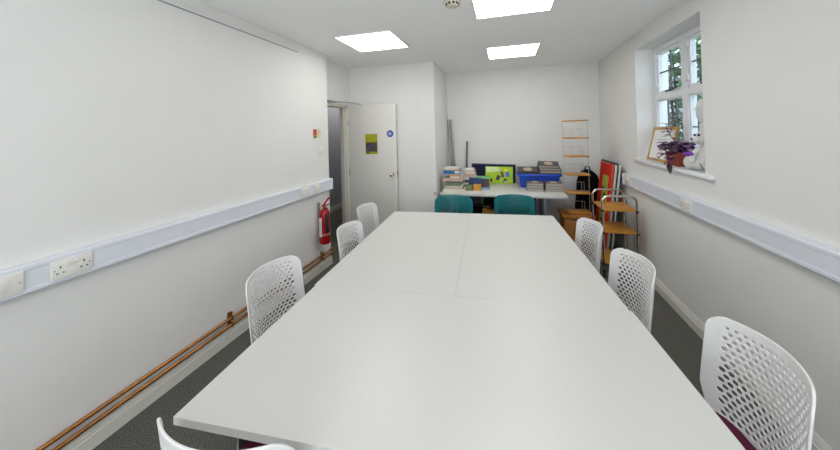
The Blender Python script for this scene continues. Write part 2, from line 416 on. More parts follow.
def socket(name, label, cat, x, nrm, y0, y1, z0, z1, kind, group='sockets on the trunking'):
    yc = (y0 + y1) / 2; h = z1 - z0; L = y1 - y0
    t = thing(name, label, cat, (x, yc, z0), group=group)
    def bx(a, b, y_0, y_1, z_0, z_1, bev=0.0, w=None):
        w = w or MB(); xa, xb = sorted((nrm * a, nrm * b)); w.box((xa, y_0, z_0), (xb, y_1, z_1), bev); return w
    bx(0, .010, -L / 2, L / 2, 0, h, .002).build('face_plate', 'socket', t)
    if kind == 'double':
        for s in (-1, 1):
            bx(.010, .0145, s * .011 - .008, s * .011 + .008, h * .60, h * .84, .0015).build('switch_rocker', 'socket', t)
        for s in (-1, 1):
            w = MB(); c = s * .042
            bx(.0098, .0104, c - .003, c + .003, h * .58, h * .70, w=w)
            for q in (-1, 1): bx(.0098, .0104, c + q * .011 - .0035, c + q * .011 + .0035, h * .30, h * .37, w=w)
            w.lathe([(.003, .0098), (.003, .0106)], n=10, mtx=Matrix.Translation((0, s * .062, h * .5)) @ Matrix.Rotation(nrm * PI / 2, 4, 'Y'))
            w.build('socket_outlet', 'dark', t, False)
    elif kind == 'data':
        bx(.010, .0125, -L * .36, L * .22, h * .24, h * .78, .001).build('data_module', 'plastic', t)
        w = MB()
        for q in (-.30, -.08): bx(.0124, .0130, L * q - .009, L * q + .009, h * .34, h * .52, w=w)
        w.build('data_port', 'ink', t, False)
        w = MB(); w.lathe([(.003, .0098), (.003, .0106)], n=10, mtx=Matrix.Translation((0, L * .42, h * .5)) @ Matrix.Rotation(nrm * PI / 2, 4, 'Y'))
        w.build('screw', 'tube', t, False)
    else:
        bx(.010, .0125, -L * .3, L * .3, h * .25, h * .75, .001).build('switch_rocker', 'socket', t)
    return t
SX = XL + .047
socket('power_socket', 'double white power socket on the left trunking nearest the viewer', 'socket', SX, 1, .905, 1.051, .922, 1.010, 'double')
socket('data_outlet', 'white data outlet cut by the left picture edge on the trunking', 'socket', SX, 1, .668, .823, .921, 1.010, 'data')
socket('power_socket', 'small double power socket at the far end of the left trunking', 'socket', SX, 1, 2.700, 2.845, .925, 1.012, 'double')
socket('fused_spur', 'single square switch plate near the end of the left trunking', 'switch', SX, 1, 2.93, 3.03, .930, 1.015, 'single')
RX = XR - .047
socket('power_socket', 'double power socket midway along the right trunking', 'socket', RX, -1, 2.717, 2.866, .918, 1.000, 'double')
socket('power_socket', 'power socket at the far end of the right trunking behind the trolley', 'socket', RX, -1, 3.86, 4.00, .918, 1.000, 'double')
socket('light_switch', 'small white light switch on left wall beside the doorway', 'switch', XL, 1, 3.105, 3.185, 1.345, 1.425, 'single', None)
t = thing('call_point_sign', 'small red and cream fire notice on left wall above the switch', 'sign', (XL, 3.075, 1.527))
MB().box((0, -.074, 0), (.003, .074, .104)).build('notice_sheet', mat('notice_cream', (214, 206, 168), .5, var=.12, vscale=20), t, False)
MB().box((.002, -.071, .030), (.004, -.006, .101)).build('notice_panel', mat('notice_red', (200, 70, 48), .5, var=.3, vscale=30), t, False)
MB().box((.002, -.064, .005), (.004, -.012, .026)).build('notice_caption', mat('notice_ink', (96, 90, 84), .6), t, False)

# copper pipes
for z, lab in ((.187, 'upper copper pipe running low along the left wall'), (.137, 'lower copper pipe running just above the left skirting board')):
    x = XL + .032
    pts = [(x, YR + .02, z), (x, YC - .02, z)] + arc((x - .03, YC - .02, z), .03, 0, PI / 2, 6, 'xy') + [(XA + .05, YC + .01, z)]
    t = thing('copper_pipe', lab, 'pipe', (0, 0, 0), group='copper pipes on the left wall')
    MB().tube(pts, .0112, 12).build('pipe_run', 'copper', t)
    MB().tube([(x, YC - .07, z), (x, YC - .025, z)], .0135, 12).build('pipe_joint', 'brass', t)
for y, lab in ((1.876, 'brass pipe clip beside the nearest left chair'), (3.10, 'brass pipe clip under the fire extinguisher')):
    t = thing('pipe_clip', lab, 'pipe clip', (XL, y, .1))
    w = MB().box((0, -.010, .018), (.012, .010, .125), .002)
    w.build('back_bar', 'brass', t)
    for zz in (.037, .087):
        MB().tube(arc((.032, 0, zz), .0155, 0, 2 * PI, 14, 'xz')[:-1], .005, 8, closed=True).tube([(.012, 0, zz), (.02, 0, zz)], .006, 8).build('clip_ring', 'brass', t)
    MB().tube([(.032, 0, .10), (.032, 0, .134)], .006, 8).build('clip_screw', 'brass', t)

# white hanging rail near the ceiling
t = thing('picture_rail', 'thin white hanging rail high on the left wall below the ceiling', 'rail', (XL, YR + .1, 2.443))
MB().box((0, 0, 0), (.012, 2.773 - YR - .1, .030), .003).build('rail_strip', 'plastic', t)
MB().box((.0, 0, -.0025), (.008, 2.770 - YR - .1, 0)).build('rail_lower_line', 'greytube', t, False)  # thin grey strip along the lower edge of the rail

# ------------------------------------------------------------------ fire extinguisher
t = thing('fire_extinguisher', 'red fire extinguisher with black hose hung on the left wall by the doorway', 'fire extinguisher', (XL + .085, 3.06, .335))
MB().lathe([(.02, 0), (.052, .003), (.060, .015), (.061, .03), (.061, .335), (.056, .358), (.040, .376), (.020, .386), (.016, .39)], n=28).build('cylinder_body', 'red', t)
MB().lathe([(.016, .386), (.019, .39), (.019, .415), (.014, .42), (.014, .435)], n=14).build('valve', 'brass', t)
MB().box((-.012, -.03, .418), (.012, .10, .428), .002, Matrix.Translation((0, 0, 0))).build('carry_handle', 'red', t)
MB().box((-.012, -.03, 0), (.012, .12, .010), .002, Matrix.Translation((0, 0, .436)) @ Matrix.Rotation(math.radians(28), 4, 'X')).build('squeeze_lever', 'red', t)
MB().tube([(.01, .0, .40), (.045, -.01, .40), (.058, -.036, .36), (.058, -.040, .30)], .009, 8).build('hose', 'red', t)
MB().tube([(.058, -.040, .345), (.060, -.042, .32), (.062, -.044, .14)], [.012, .018, .021], 12).build('discharge_horn', 'black', t)
w = MB()
for k in range(9):
    pass
ring = []
bm = MB()
for z in (.09, .30):
    ring.append([bm.bm.verts.new((.0618 * math.cos(a), .0618 * math.sin(a), z)) for a in [math.radians(-158 + 7 * i) for i in range(11)]])
for i in range(10): bm.bm.faces.new((ring[0][i], ring[0][i + 1], ring[1][i + 1], ring[1][i]))
bm.build('body_label', mat('extinguisher_label', (226, 220, 214), .4, var=.25, vscale=40), t)
MB().lathe([(.0613, .10), (.0617, .101), (.0617, .125), (.0613, .126)], n=28).build('body_band', mat('band_pale', (196, 120, 110), .5, var=.3, vscale=60), t)
MB().box((-.085, -.015, .28), (-.06, .015, .46), .003).build('wall_bracket', 'tube', t)

# ------------------------------------------------------------------ ceiling lights and detector
def panel(x, y, label):
    t = thing('ceiling_light', label, 'ceiling light', (x, y, ZC), group='square LED ceiling panels')
    h = .290
    w = MB()
    for a, b in (((-h - .012, -h - .012, -.014), (h + .012, -h, 0)), ((-h - .012, h, -.014), (h + .012, h + .012, 0)), ((-h - .012, -h, -.014), (-h, h, 0)), ((h, -h, -.014), (h + .012, h, 0))): w.box(a, b, .001)
    w.build('light_frame', 'plastic', t)
    MB().box((-h, -h, -.011), (h, h, -.001)).build('diffuser', 'led', t, False)
panel(-1.318, 3.010, 'square LED ceiling panel nearest the left wall and doorway')
panel(.111, 3.977, 'square LED ceiling panel farthest back above the teal chairs')
panel(.0856, 2.390, 'large square LED ceiling panel cut off by the top of the photo')
t = thing('smoke_detector', 'cream round smoke detector on the ceiling at the top of the photo', 'smoke detector', (-.352, 2.26, ZC))
MB().lathe([(.060, 0), (.060, -.014), (.052, -.018), (.046, -.036), (.040, -.050), (.010, -.053)], n=28).build('detector_body', mat('detector_cream', (214, 208, 190), .5), t)
w = MB()
for k in range(10):
    a = k * 2 * PI / 10
    w.box((.036, -.008, -.042), (.0505, .008, -.026), .001, Matrix.Rotation(a, 4, 'Z'))
w.build('detector_vents', 'black', t, False)

# ------------------------------------------------------------------ tables
def table(label, x0, x1, y0, y1, loc, rz, legs, spots):
    t = thing('meeting_table', label, 'table', loc, rz, 'white tables pushed together')
    MB().box((x0, y0, .705), (x1, y1, .730), .0006, seg=1).build('tabletop', 'table', t)
    w = MB()
    for p, q in (((x0 + .12, y0 + .12, .675), (x1 - .12, y0 + .15, .705)), ((x0 + .12, y1 - .15, .675), (x1 - .12, y1 - .12, .705))): w.box(p, q, .002)
    w.box((x0 + .12, y0 + .15, .675), (x0 + .15, y1 - .15, .705), .002); w.box((x1 - .15, y0 + .15, .675), (x1 - .12, y1 - .15, .705), .002)
    w.build('table_frame', 'silver', t)
    for (px, py) in spots:
        MB().box((px - .02, py - .02, 0), (px + .02, py + .02, .675), .004).build('leg', legs, t)
TR = .066
T0 = Vector((-.2691, 1.5477, 0))
table('white table section far left, lengthwise by the doorway side', -.783, -.0004, .0006, 1.583, T0, TR, 'silver', ((-.70, .16), (-.06, .30), (-.70, 1.42), (-.06, 1.10)))
table('white table section far right, lengthwise by the trolley side', .0004, .793, .0006, 1.583, T0, TR, 'silver', ((.72, .56), (.06, .30), (.72, 1.42), (.06, 1.10)))
table('white table section crosswise nearest the viewer', -.774, .803, -.805, .0, T0, TR, 'black', ((-.72, -.58), (.76, -.77), (-.72, -.36), (.76, -.12)))

# ------------------------------------------------------------------ chairs
def evaluated(o):
    dg = bpy.context.evaluated_depsgraph_get(); dg.update()
    me = bpy.data.meshes.new_from_object(o.evaluated_get(dg))
    o.modifiers.clear(); old = o.data; o.data = me; me.name = o.name
    bpy.data.meshes.remove(old)
    me.polygons.foreach_set('use_smooth', [True] * len(me.polygons))

PW, PH, NR = .0252, .0194, 17
SB, STOT = .088, .445           # height of the first hole row above the shell's lower end; shell height
WB = .2145
def halfw(s):
    w = WB - .048 * (1 - min(1, s / .17) ** .8)
    r = .055; top = STOT
    if s > top - r:
        q = (s - (top - r)) / r
        w -= r * (1 - math.sqrt(max(0, 1 - q * q * .98)))
    return w
def shell(X, s):
    x = X * halfw(s) / WB
    q = abs(x) / .226
    y = -.170 - .047 * (s / STOT) ** 1.1 + .088 * q ** 2 + .010 * q ** 6
    if s < .08: y += .10 * ((.08 - s) / .08) ** 2
    z = .375 + s + .013 * (1 - q * q) * max(0, (s - .3) / .145)
    return (x, y, z)
def backrest(name, material, parent):
    bm = bmesh.new(); cache = {}
    def V(X, s):
        k = (round(X, 5), round(s, 5))
        if k not in cache: cache[k] = bm.verts.new(shell(X, s))
        return cache[k]
    def F(*vs):
        bm.faces.new(vs)
    h = PW / 2; K = 14
    xs = [k * h for k in range(-K, K + 1)]
    marg = [K * h + d for d in (.012, .022, .030, .035, .0381)]
    xall = [-x for x in marg[::-1]] + xs + marg
    S0 = SB; S1 = SB + NR * PH
    for r in range(NR):
        s0, s1 = S0 + r * PH, S0 + (r + 1) * PH; sm = (s0 + s1) / 2
        tt = 1 - r / (NR - 1)
        a = h * (.38 + .40 * min(1, tt * 2.2)); b = PH * .5 * (.46 + .46 * min(1, tt * 2.2))
        cs = range(-K + 1, K, 2) if r % 2 == 0 else range(-K + 2, K - 1, 2)
        for c in cs:
            cx = c * h
            bd = [V(cx - h, s0), V(cx, s0), V(cx + h, s0), V(cx + h, sm), V(cx + h, s1), V(cx, s1), V(cx - h, s1), V(cx - h, sm)]
            an = [-135, -90, -45, 0, 45, 90, 135, 180]
            ho = []
            for d in an:
                ca, sa = math.cos(math.radians(d)), math.sin(math.radians(d))
                ho.append(bm.verts.new(shell(cx + a * ca, sm + b * sa)))
            for i in range(8): F(bd[i], bd[(i + 1) % 8], ho[(i + 1) % 8], ho[i])
        if r % 2:
            for sg in (-1, 1):
                e, i_ = sg * K * h, sg * (K - 1) * h
                F(V(i_, s0), V(e, s0), V(e, sm), V(i_, sm)); F(V(i_, sm), V(e, sm), V(e, s1), V(i_, s1))
        for sg in (-1, 1):
            col = [sg * K * h] + [sg * x for x in marg]
            for p, q in zip(col, col[1:]):
                F(V(p, s0), V(q, s0), V(q, sm), V(p, sm)); F(V(p, sm), V(q, sm), V(q, s1), V(p, s1))
    low = [0, .02, .04, .06, S0]; hi = [S1] + [S1 + (STOT - S1) * q for q in (.3, .55, .75, .9, 1.0)]
    for L in (low, hi):
        for s0, s1 in zip(L, L[1:]):
            for p, q in zip(xall, xall[1:]): F(V(p, s0), V(q, s0), V(q, s1), V(p, s1))
    bmesh.ops.recalc_face_normals(bm, faces=bm.faces[:])
    me = bpy.data.meshes.new(name); bm.to_mesh(me); bm.free(); me.materials.append(M[material])
    o = bpy.data.objects.new(name, me); COL.objects.link(o)
    so = o.modifiers.new('s', 'SOLIDIFY'); so.thickness = .007; so.offset = 0
    ss = o.modifiers.new('u', 'SUBSURF'); ss.levels = 1; ss.render_levels = 1
    evaluated(o)
    o.parent = parent
    return o
def make_chair(label, shellm, pad, group):
    t = thing('meeting_chair', label, 'chair', (0, 0, 0), 0, group)
    backrest('backrest', shellm, t)
    w = MB()
    n = 24; pts = []
    for i in range(n):
        a = 2 * PI * i / n; ca, sa = math.cos(a), math.sin(a); e = .45
        pts.append((.215 * math.copysign(abs(ca) ** e, ca), .03 + .215 * math.copysign(abs(sa) ** e, sa)))
    w.prism(pts, .405, .432, bev=.008)
    w.build('seat_shell', shellm, t)
    MB().prism([(x * .90, .03 + (y - .03) * .90) for x, y in pts], .433, .462, bev=.011).build('seat_pad', pad, t)
    MB().box((-.14, -.10, .385), (.14, .16, .405), .006).build('seat_frame', 'legw', t)
    for sx in (-1, 1):
        for sy in (-1, 1):
            MB().tube([(sx * .13, .03 + sy * .11, .392), (sx * .20, .03 + sy * .17, .36), (sx * .225, .03 + sy * .215, .008)], [.011, .0115, .010], 10).build('leg', 'legw', t)
    return t
A = math.atan2
def face(dx, dy): return A(dy, dx) - PI / 2          # rotation so local +y points along (dx, dy)
gW, gT = 'white chairs around the tables', 'teal chairs at the far table end'
c0 = make_chair('nearest white chair on the left long side of the tables', 'chair', 'magenta', gW)
CH = [(-1.135, 1.452, -1.558, None),
      (-1.078, 2.225, -1.510, 'middle white chair on the left long side, partly covering the doorway chair'),
      (-1.235, 2.863, -1.571, 'white chair on the left long side closest to the open door'),
      (.633, 1.277, 1.60, 'large nearest white chair on the right side with magenta seat'),
      (.520, 1.951, 1.70, 'middle white chair on the right side in front of the trolley'),
      (.462, 2.618, 1.70, 'farthest white chair on the right side, beside the wooden cabinet'),
      (-.744, .772, .055, 'white chair at the near table end with its back to the viewer')]
for i, (x, y, rz, lab) in enumerate(CH):
    if i == 0: c0.location = (x, y, 0); c0.rotation_euler = (0, 0, rz)
    else: dup(c0, (x, y, 0), rz, lab)
t0 = make_chair('left of the two teal chairs at the far table end', 'teal', 'tealfab', gT)
t0.location = (-.581, 3.282, 0); t0.rotation_euler = (0, 0, 3.141)
dup(t0, (.076, 3.427, 0), 3.158, 'right of the two teal chairs at the far table end')

# ------------------------------------------------------------------ back desk
DX0, DX1, DY0, DY1, DZ = -.872, .715, 4.075, 5.020, .730
t = thing('side_desk', 'white desk against the back wall loaded with books', 'desk', (0, 0, 0))
MB().box((DX0, DY0, DZ - .028), (DX1, DY1, DZ), .002).build('desktop', 'table', t)
for x in (DX0 + .12, DX1 - .27):
    for yy in (4.20, 4.78): MB().box((x, yy, .03), (x + .05, yy + .04, DZ - .028), .003).build('leg', 'greytube', t)
    MB().box((x - .005, 4.14, 0), (x + .055, 4.98, .035), .005).build('foot', 'silver', t)
MB().box((DX0 + .17, 4.40, DZ - .075), (DX1 - .24, 4.44, DZ - .028), .002).build('beam', 'silver', t)

def book(label, x0, x1, y0, y1, z, th, cover, rz=0.0, page='page', group='books on the desk', extra=None, spine=True, tilt=None):
    cx, cy = (x0 + x1) / 2, (y0 + y1) / 2; w_, d_ = (x1 - x0) / 2, (y1 - y0) / 2
    t = thing('book', label, 'book', (cx, cy, z), rz, group)
    if tilt: t.rotation_euler = (tilt[0], tilt[1], rz)
    c = min(.003, th * .12)
    m_ = MB().box((-w_, -d_, 0), (w_, d_, c)).box((-w_, -d_, th - c), (w_, d_, th))
    if spine: m_.box((-w_, -d_, c), (w_, -d_ + .003, th - c))
    else: m_.box((-w_, -d_, c), (-w_ + .003, d_, th - c))
    m_.build('cover', cover, t, False)
    e = .006
    MB().box((-w_ + (.003 if not spine else e), -d_ + (.004 if spine else .003), c), (w_ - e, d_ - e, th - c)).build('page_block', page, t, False)
    if extra == 'label': MB().box((w_ * .35, -d_ - .001, th * .2), (w_ * .92, -d_ + .001, th * .85)).build('spine_label', 'cover_white', t, False)
    if extra == 'oval':
        MB().lathe([(1, 0), (1, .0016)], n=28, mtx=Matrix.Translation((0, 0, th)) @ Matrix.Diagonal((w_ * .45, d_ * .62, 1, 1))).build('cover_picture', 'photo', t, False)
    return t
# near left stack, bottom to top
z = DZ
stk = [(-.868, -.560, .024, 'cover_cream', 'wide cream book at the bottom of the left desk stack', None, True),
       (-.850, -.590, .016, 'cover_maroon', 'thin maroon book second from bottom of the left stack', None, False),
       (-.850, -.600, .026, 'cover_white', 'white book third from bottom of the left stack', None, True),
       (-.835, -.620, .042, 'cover_green', 'thick mottled green book low in the left desk stack', None, True),
       (-.830, -.600, .016, 'cover_dark', 'thin dark book in the middle of the left desk stack', None, True),
       (-.870, -.600, .046, 'cover_pink', 'thick pale pink book sticking out left of the stack', None, True),
       (-.765, -.628, .026, 'cover_cream', 'small cream book above the pale pink book', None, False),
       (-.770, -.632, .032, 'cover_tan', 'small tan book below the blue book', None, True),
       (-.860, -.620, .050, 'cover_blue', 'thick blue book with white spine label near stack top', 'label', True),
       (-.830, -.630, .012, 'cover_tan', 'thin tan book under the topmost book', None, True),
       (-.845, -.640, .020, 'cover_white', 'white book on top of the left desk stack', None, False)]
for i, (a, b, th, cv, lab, ex, sp) in enumerate(stk):
    book(lab, a, b, 4.27 + .008 * (i % 3), 4.27 + .008 * (i % 3) + (.20 if i not in (6, 7) else .17), z, th, cv, .0, 'page', 'books in the left desk stack', ex, sp)
    z += th + .0006
# second stack behind
z = DZ
for i, (a, b, th, cv, lab) in enumerate(((-.62, -.45, .034, 'cover_dark', 'dark book at the bottom of the rear stack'),
        (-.61, -.45, .038, 'cover_grey', 'grey book low in the rear stack behind the left stack'), (-.60, -.44, .034, 'cover_plum', 'plum book in the rear stack'),
        (-.60, -.43, .046, 'cover_cream', 'cream book in the rear stack'), (-.60, -.44, .040, 'cover_pink', 'pale pink book in the rear stack'),
        (-.59, -.45, .050, 'cover_tan', 'tan book near the top of the rear stack'), (-.60, -.47, .022, 'cover_white', 'white book topping the rear stack behind the left stack'))):
    book(lab, a, b, 4.56, 4.76, z, th, cv, .0, 'page', 'books in the rear desk stack', None, i % 2 == 0); z += th + .0006
# loose books in the middle
book('white and green booklet lying at the desk front beside the stack', -.550, -.465, 4.30, 4.45, DZ, .060, 'cover_green', .0, 'page', 'loose books on the desk')
book('amber book lying beside the white and green booklet', -.455, -.345, 4.31, 4.45, DZ, .072, 'amber', .06, 'amber', 'loose books on the desk', None, False)
book('navy book tilted against the loose books', -.535, -.355, 4.49, 4.545, DZ + .012, .135, 'cover_navy', .0, 'page', 'loose books on the desk', tilt=(0, .08, 0))
book('plum patterned book standing behind the amber book', -.405, -.245, 4.60, 4.66, DZ, .125, 'cover_plum', .0, 'cover_plum', 'loose books on the desk')
book('mint green book lying on top of the plum book', -.430, -.240, 4.58, 4.70, DZ + .1258, .024, 'cover_mint', .0, 'page', 'loose books on the desk')
tag(MB().box((-.350, 4.42, DZ + .0005), (-.225, 4.56, DZ + .004)).build('paper_sheet', 'lightblue', None, False), 'light blue sheet lying in front of the plum book', 'paper')

# navy notice board and lime board
t = thing('notice_board', 'navy felt notice board with pale frame leaning on the back wall', 'notice board', (-.205, 4.985, DZ)); t.rotation_euler = (math.radians(-9), math.radians(1.5), 0)
MB().box((-.335, 0, 0), (.335, .016, .29), .002).build('felt_panel', 'navy', t)
w = MB().box((-.345, -.003, .29), (.345, .018, .302)).box((.335, -.003, 0), (.345, .018, .302)).box((-.345, -.003, 0), (-.335, .018, .302)).box((-.345, -.003, -.002), (.345, .018, .004))
w.build('board_frame', 'greytube', t, False)
t = thing('collage_board', 'lime green board with small dark pictures leaning on the navy board', 'display board', (-.115, 4.935, DZ)); t.rotation_euler = (math.radians(-8), math.radians(1.2), 0)
MB().box((-.208, 0, 0), (.208, .010, .262), .001).build('board_sheet', 'lime', t)
MB().prism([(-.195, .255), (.0, .255), (.005, .22), (.03, .195), (-.06, .185), (-.195, .17)], 0, .0015, Matrix.Rotation(PI / 2, 4, 'X')).build('title_patch', 'palelime', t, False)
pm = [mat('picture_dark', (48, 40, 48), .5, var=.3, vscale=40), mat('picture_brown', (120, 76, 48), .5, var=.3, vscale=40), mat('picture_blue', (60, 120, 190), .5, var=.2, vscale=40), mat('picture_pale', (226, 220, 210), .5, var=.2, vscale=40), mat('picture_yellow', (226, 214, 60), .5)]
for (px, pz, pw_, ph_, ro, mi) in ((-.015, .09, .055, .080, .35, 0), (.045, .16, .045, .060, -.2, 1), (.055, .12, .030, .055, .1, 0), (.125, .145, .060, .075, -.15, 2), (.09, .05, .045, .055, .3, 0), (.10, .035, .05, .03, 0, 3), (-.12, .045, .035, .050, .1, 0), (-.17, .05, .03, .06, 0, 0), (.10, .21, .05, .04, 0, 4)):
    MB().box((-pw_ / 2, -.0025, -ph_ / 2), (pw_ / 2, 0, ph_ / 2), 0, Matrix.Translation((px, 0, pz)) @ Matrix.Rotation(ro, 4, 'Y')).build('collage_picture', pm[mi], t, False)

# blue crate with albums
t = thing('storage_crate', 'blue plastic crate on the back desk holding dark albums', 'crate', (.445, 4.79, DZ))
def ring_box(w, x0, x1, y0, y1, z0, z1, th, tap=0.0):
    b = [(x0 + tap, y0 + tap), (x1 - tap, y0 + tap), (x1 - tap, y1 - tap), (x0 + tap, y1 - tap)]; tp = [(x0, y0), (x1, y0), (x1, y1), (x0, y1)]
    def qv(p, z, k): cx, cy = (x0 + x1) / 2, (y0 + y1) / 2; return w.bm.verts.new((p[0] + math.copysign(k, cx - p[0]), p[1] + math.copysign(k, cy - p[1]), z))
    ob = [qv(p, z0, 0) for p in b]; ot = [qv(p, z1, 0) for p in tp]; it = [qv(p, z1, th) for p in tp]; ib = [qv(p, z0 + th, th) for p in b]
    for i in range(4):
        j = (i + 1) % 4
        w.bm.faces.new((ob[i], ob[j], ot[j], ot[i])); w.bm.faces.new((ot[i], ot[j], it[j], it[i])); w.bm.faces.new((it[i], it[j], ib[j], ib[i]))
    w.bm.faces.new(ob[::-1]); w.bm.faces.new(ib)
    return w
ring_box(MB(), -.270, .270, -.17, .17, 0, .185, .004, .022).build('crate_body', 'blue', t, False)
w = MB()
for a, b in (((-.295, -.195, .165), (.295, -.166, .200)), ((-.295, .166, .165), (.295, .195, .200)), ((-.295, -.166, .165), (-.266, .166, .200)), ((.266, -.166, .165), (.295, .166, .200))): w.box(a, b, .004)
w.build('crate_rim', 'blue', t)
w = MB()
for k in range(-3, 4): w.box((k * .07 - .004, -.176, .02), (k * .07 + .004, -.158, .165))
w.build('crate_rib', 'blue', t, False)
tag(MB().prism([(4.655, DZ + .03), (4.925, DZ + .03), (4.925, DZ + .250), (4.655, DZ + .203)], .205, .685, Matrix(((0, 0, 1, 0), (1, 0, 0, 0), (0, 1, 0, 0), (0, 0, 0, 1)))).build('folder_pile', 'albumgrey', None, False), 'sloping grey folders filling the blue crate up to its rim', 'folders')
zt = DZ + .206
book('dark album with oval picture lying left on the blue crate', 0.158, .440, 4.60, 4.86, zt + .026, .022, 'album', .0, 'album', 'albums on the crate', 'oval', True, (.17, 0, 0))
z = zt + .026
for i, lab in enumerate(('bottom dark album of the slanted pile on the crate', 'middle dark album of the slanted pile on the crate', 'top dark album with oval picture on the slanted pile')):
    book(lab, .445, .742 - .012 * i, 4.61 + .012 * i, 4.88, z, .034, 'album', .05 - .05 * i, 'greypage', 'albums on the crate', 'oval' if i == 2 else None, False, (.16, .02, 0)); z += .0346
t_ = ('left front', 'right front')
for sgi, (a, b) in enumerate(((.256, .474), (.494, .710))):
    z = DZ
    for i, pos in enumerate(('bottom', 'middle', 'top')):
        book('%s grey book of the %s pile before the crate' % (pos, 'left' if sgi == 0 else 'right'), a + .003 * i, b + .001 * i, 4.375, 4.585, z, .036, 'albumgrey', .0, 'greypage', 'grey books before the crate', 'oval' if i == 2 else None, False); z += .0366

# under the desk: low shelf unit with books and an amber folder
t = thing('low_shelf', 'dark grey metal shelf unit under the back desk', 'shelf unit', (0, 0, 0))
for x in (-.68, .36): MB().box((x, 4.52, 0), (x + .02, 4.94, .645), .002).build('side_panel', 'shelfm', t)
for zz in (.05, .34, .47, .63): MB().box((-.66, 4.52, zz), (.36, 4.94, zz + .016), .002).build('shelf', 'shelfm', t)
MB().box((-.66, 4.925, .066), (.36, 4.94, .63)).build('back_panel', 'black', t, False)
xs_ = -.60
for i, (cv, wd, hh) in enumerate((('cover_dark', .035, .125), ('cover_navy', .03, .12), ('cover_dark', .04, .13), ('cover_navy', .03, .11), ('cover_plum', .035, .12), ('cover_dark', .05, .125), ('cover_green', .03, .10), ('cover_dark', .04, .12), ('cover_maroon', .05, .12), ('cover_plum', .04, .115), ('cover_maroon', .05, .12))):
    if i == 7: xs_ = .12
    o = thing('book', 'dark book standing on the upper shelf under the desk', 'book', (xs_ + wd / 2, 4.58, .486), 0, 'books on the shelf under the desk')
    MB().box((-wd / 2, 0, 0), (wd / 2, .004, hh)).box((-wd / 2, .004, 0), (-wd / 2 + .003, .2, hh)).box((wd / 2 - .003, .004, 0), (wd / 2, .2, hh)).build('cover', cv, o, False)
    MB().box((-wd / 2 + .003, .004, .003), (wd / 2 - .003, .195, hh - .004)).build('page_block', 'page', o, False)
    xs_ += wd + .002
t = thing('card_folder', 'amber card folder slanted on the shelf under the desk between the teal chairs', 'folder', (-.255, 4.545, .3565)); t.rotation_euler = (0, 0, .0)
MB().prism([(-.10, 0), (.09, 0), (.09, .022), (-.09, .085)], 0, .18, Matrix.Rotation(PI / 2, 4, 'X') @ Matrix.Translation((0, 0, -.18))).build('folder_wedge', 'amber', t, False)
MB().box((-.095, .002, .088), (-.02, .16, .094), .001, Matrix.Rotation(.25, 4, 'Y')).build('folder_flap', 'cover_cream', t, False)

# tubes in the corner
tag(MB().tube([(-.833, 5.068, .012), (-.915, 5.084, 1.760)], .015, 12).build('metal_tube', 'tube'), 'left of the two tall bright metal tubes leaning in the corner', 'tube', 'tubes leaning behind the desk')
tag(MB().tube([(-.776, 5.068, .012), (-.868, 5.084, 1.758)], .015, 12).build('metal_tube', 'tube'), 'right of the two tall bright metal tubes leaning in the corner', 'tube', 'tubes leaning behind the desk')
tag(MB().tube([(-.664, 5.068, .012), (-.610, 5.084, 1.393)], .015, 12).build('metal_pole', 'greytube'), 'short grey pole leaning on the back wall beside the navy board', 'pole', 'tubes leaning behind the desk')

# ------------------------------------------------------------------ right-hand corner
# wooden pedestal
t = thing('wooden_cabinet', 'golden wooden cabinet with curved overhanging top in the right corner', 'cabinet', (.850, 4.14, 0))
MB().box((-.170, .03, .04), (.165, .36, .448), .004).build('cabinet_body', 'oak', t)
MB().box((-.155, .022, .055), (.150, .031, .435), .002).build('door_panel', 'oak', t)
top = [(-.195, .38), (-.195, .02)] + [(-.195 + .38 * k / 10, .02 - .035 * math.sin(PI * k / 10)) for k in range(1, 10)] + [(.185, .02), (.185, .38)]
MB().prism(top, .449, .482, bev=.004).build('cabinet_top', 'oak', t)
MB().box((-.15, .05, 0), (.145, .34, .04)).build('plinth', 'black', t, False)
# wire display stand
t = thing('display_stand', 'tall wire display stand with six small wooden shelves on the cabinet', 'display stand', (.862, 4.335, .4825))
zs = [.004, .252, .482, .712, .946, 1.168]
for i, zz in enumerate(zs):
    f_ = .145
    pts = [(-f_, .05), (-f_ + .03, .10), (f_ - .01, .10), (f_, .06), (f_, -.09), (f_ - .005, -.10), (-f_ + .045, -.10), (-f_, -.02)]
    MB().prism(pts, zz, zz + .016, bev=.003).build('shelf', 'beech', t)
    if 0 <= i < 5:
        w = MB(); h = .125
        for a, b in ((-.11, .105), (-.015, .075)):
            w.tube([(a, .07, zz + .014), (a, .07, zz + h), (b, .07, zz + h), (b, .07, zz + .014)], .0030, 6)
        w.tube([(-.05, .07, zz + .014), (-.05, .07, zz + h)], .0018, 6)
        w.build('wire_rack', 'wire', t)
for (px, py) in ((-.148, -.01), (.1475, .0)):
    MB().tube([(px, py, .0), (px, py, 1.19)], .0032, 8).build('upright', 'wire', t)

# trolley
t = thing('trolley', 'three-tier wooden trolley with chrome hoop frame by the right wall', 'trolley', (0, 0, 0))
TX0, TX1, TY0, TY1 = .960, 1.278, 3.62, 3.99
for yy in (TY0, TY1):
    r = .065; top = .845
    pts = [(TX0, yy, .07)] + [(TX0, yy, top - r)] + arc((TX0 + r, yy, top - r), r, PI, PI / 2, 6, 'xz')[1:] + arc((TX1 - r, yy, top - r), r, PI / 2, 0, 6, 'xz') + [(TX1, yy, .07)]
    MB().tube(pts, .0125, 12).build('hoop_frame', 'chrome', t)
for zz in (.135, .460, .690):
    MB().box((TX0 + .005, TY0 - .008, zz), (TX1 - .005, TY1 + .008, zz + .018), .003).build('shelf', 'beech', t)
    w = MB()
    for xx in (TX0, TX1):
        for yy in (TY0, TY1): w.tube([(xx, yy, zz - .012), (xx, yy, zz + .010)], .016, 10)
    w.build('shelf_collar', 'black', t)
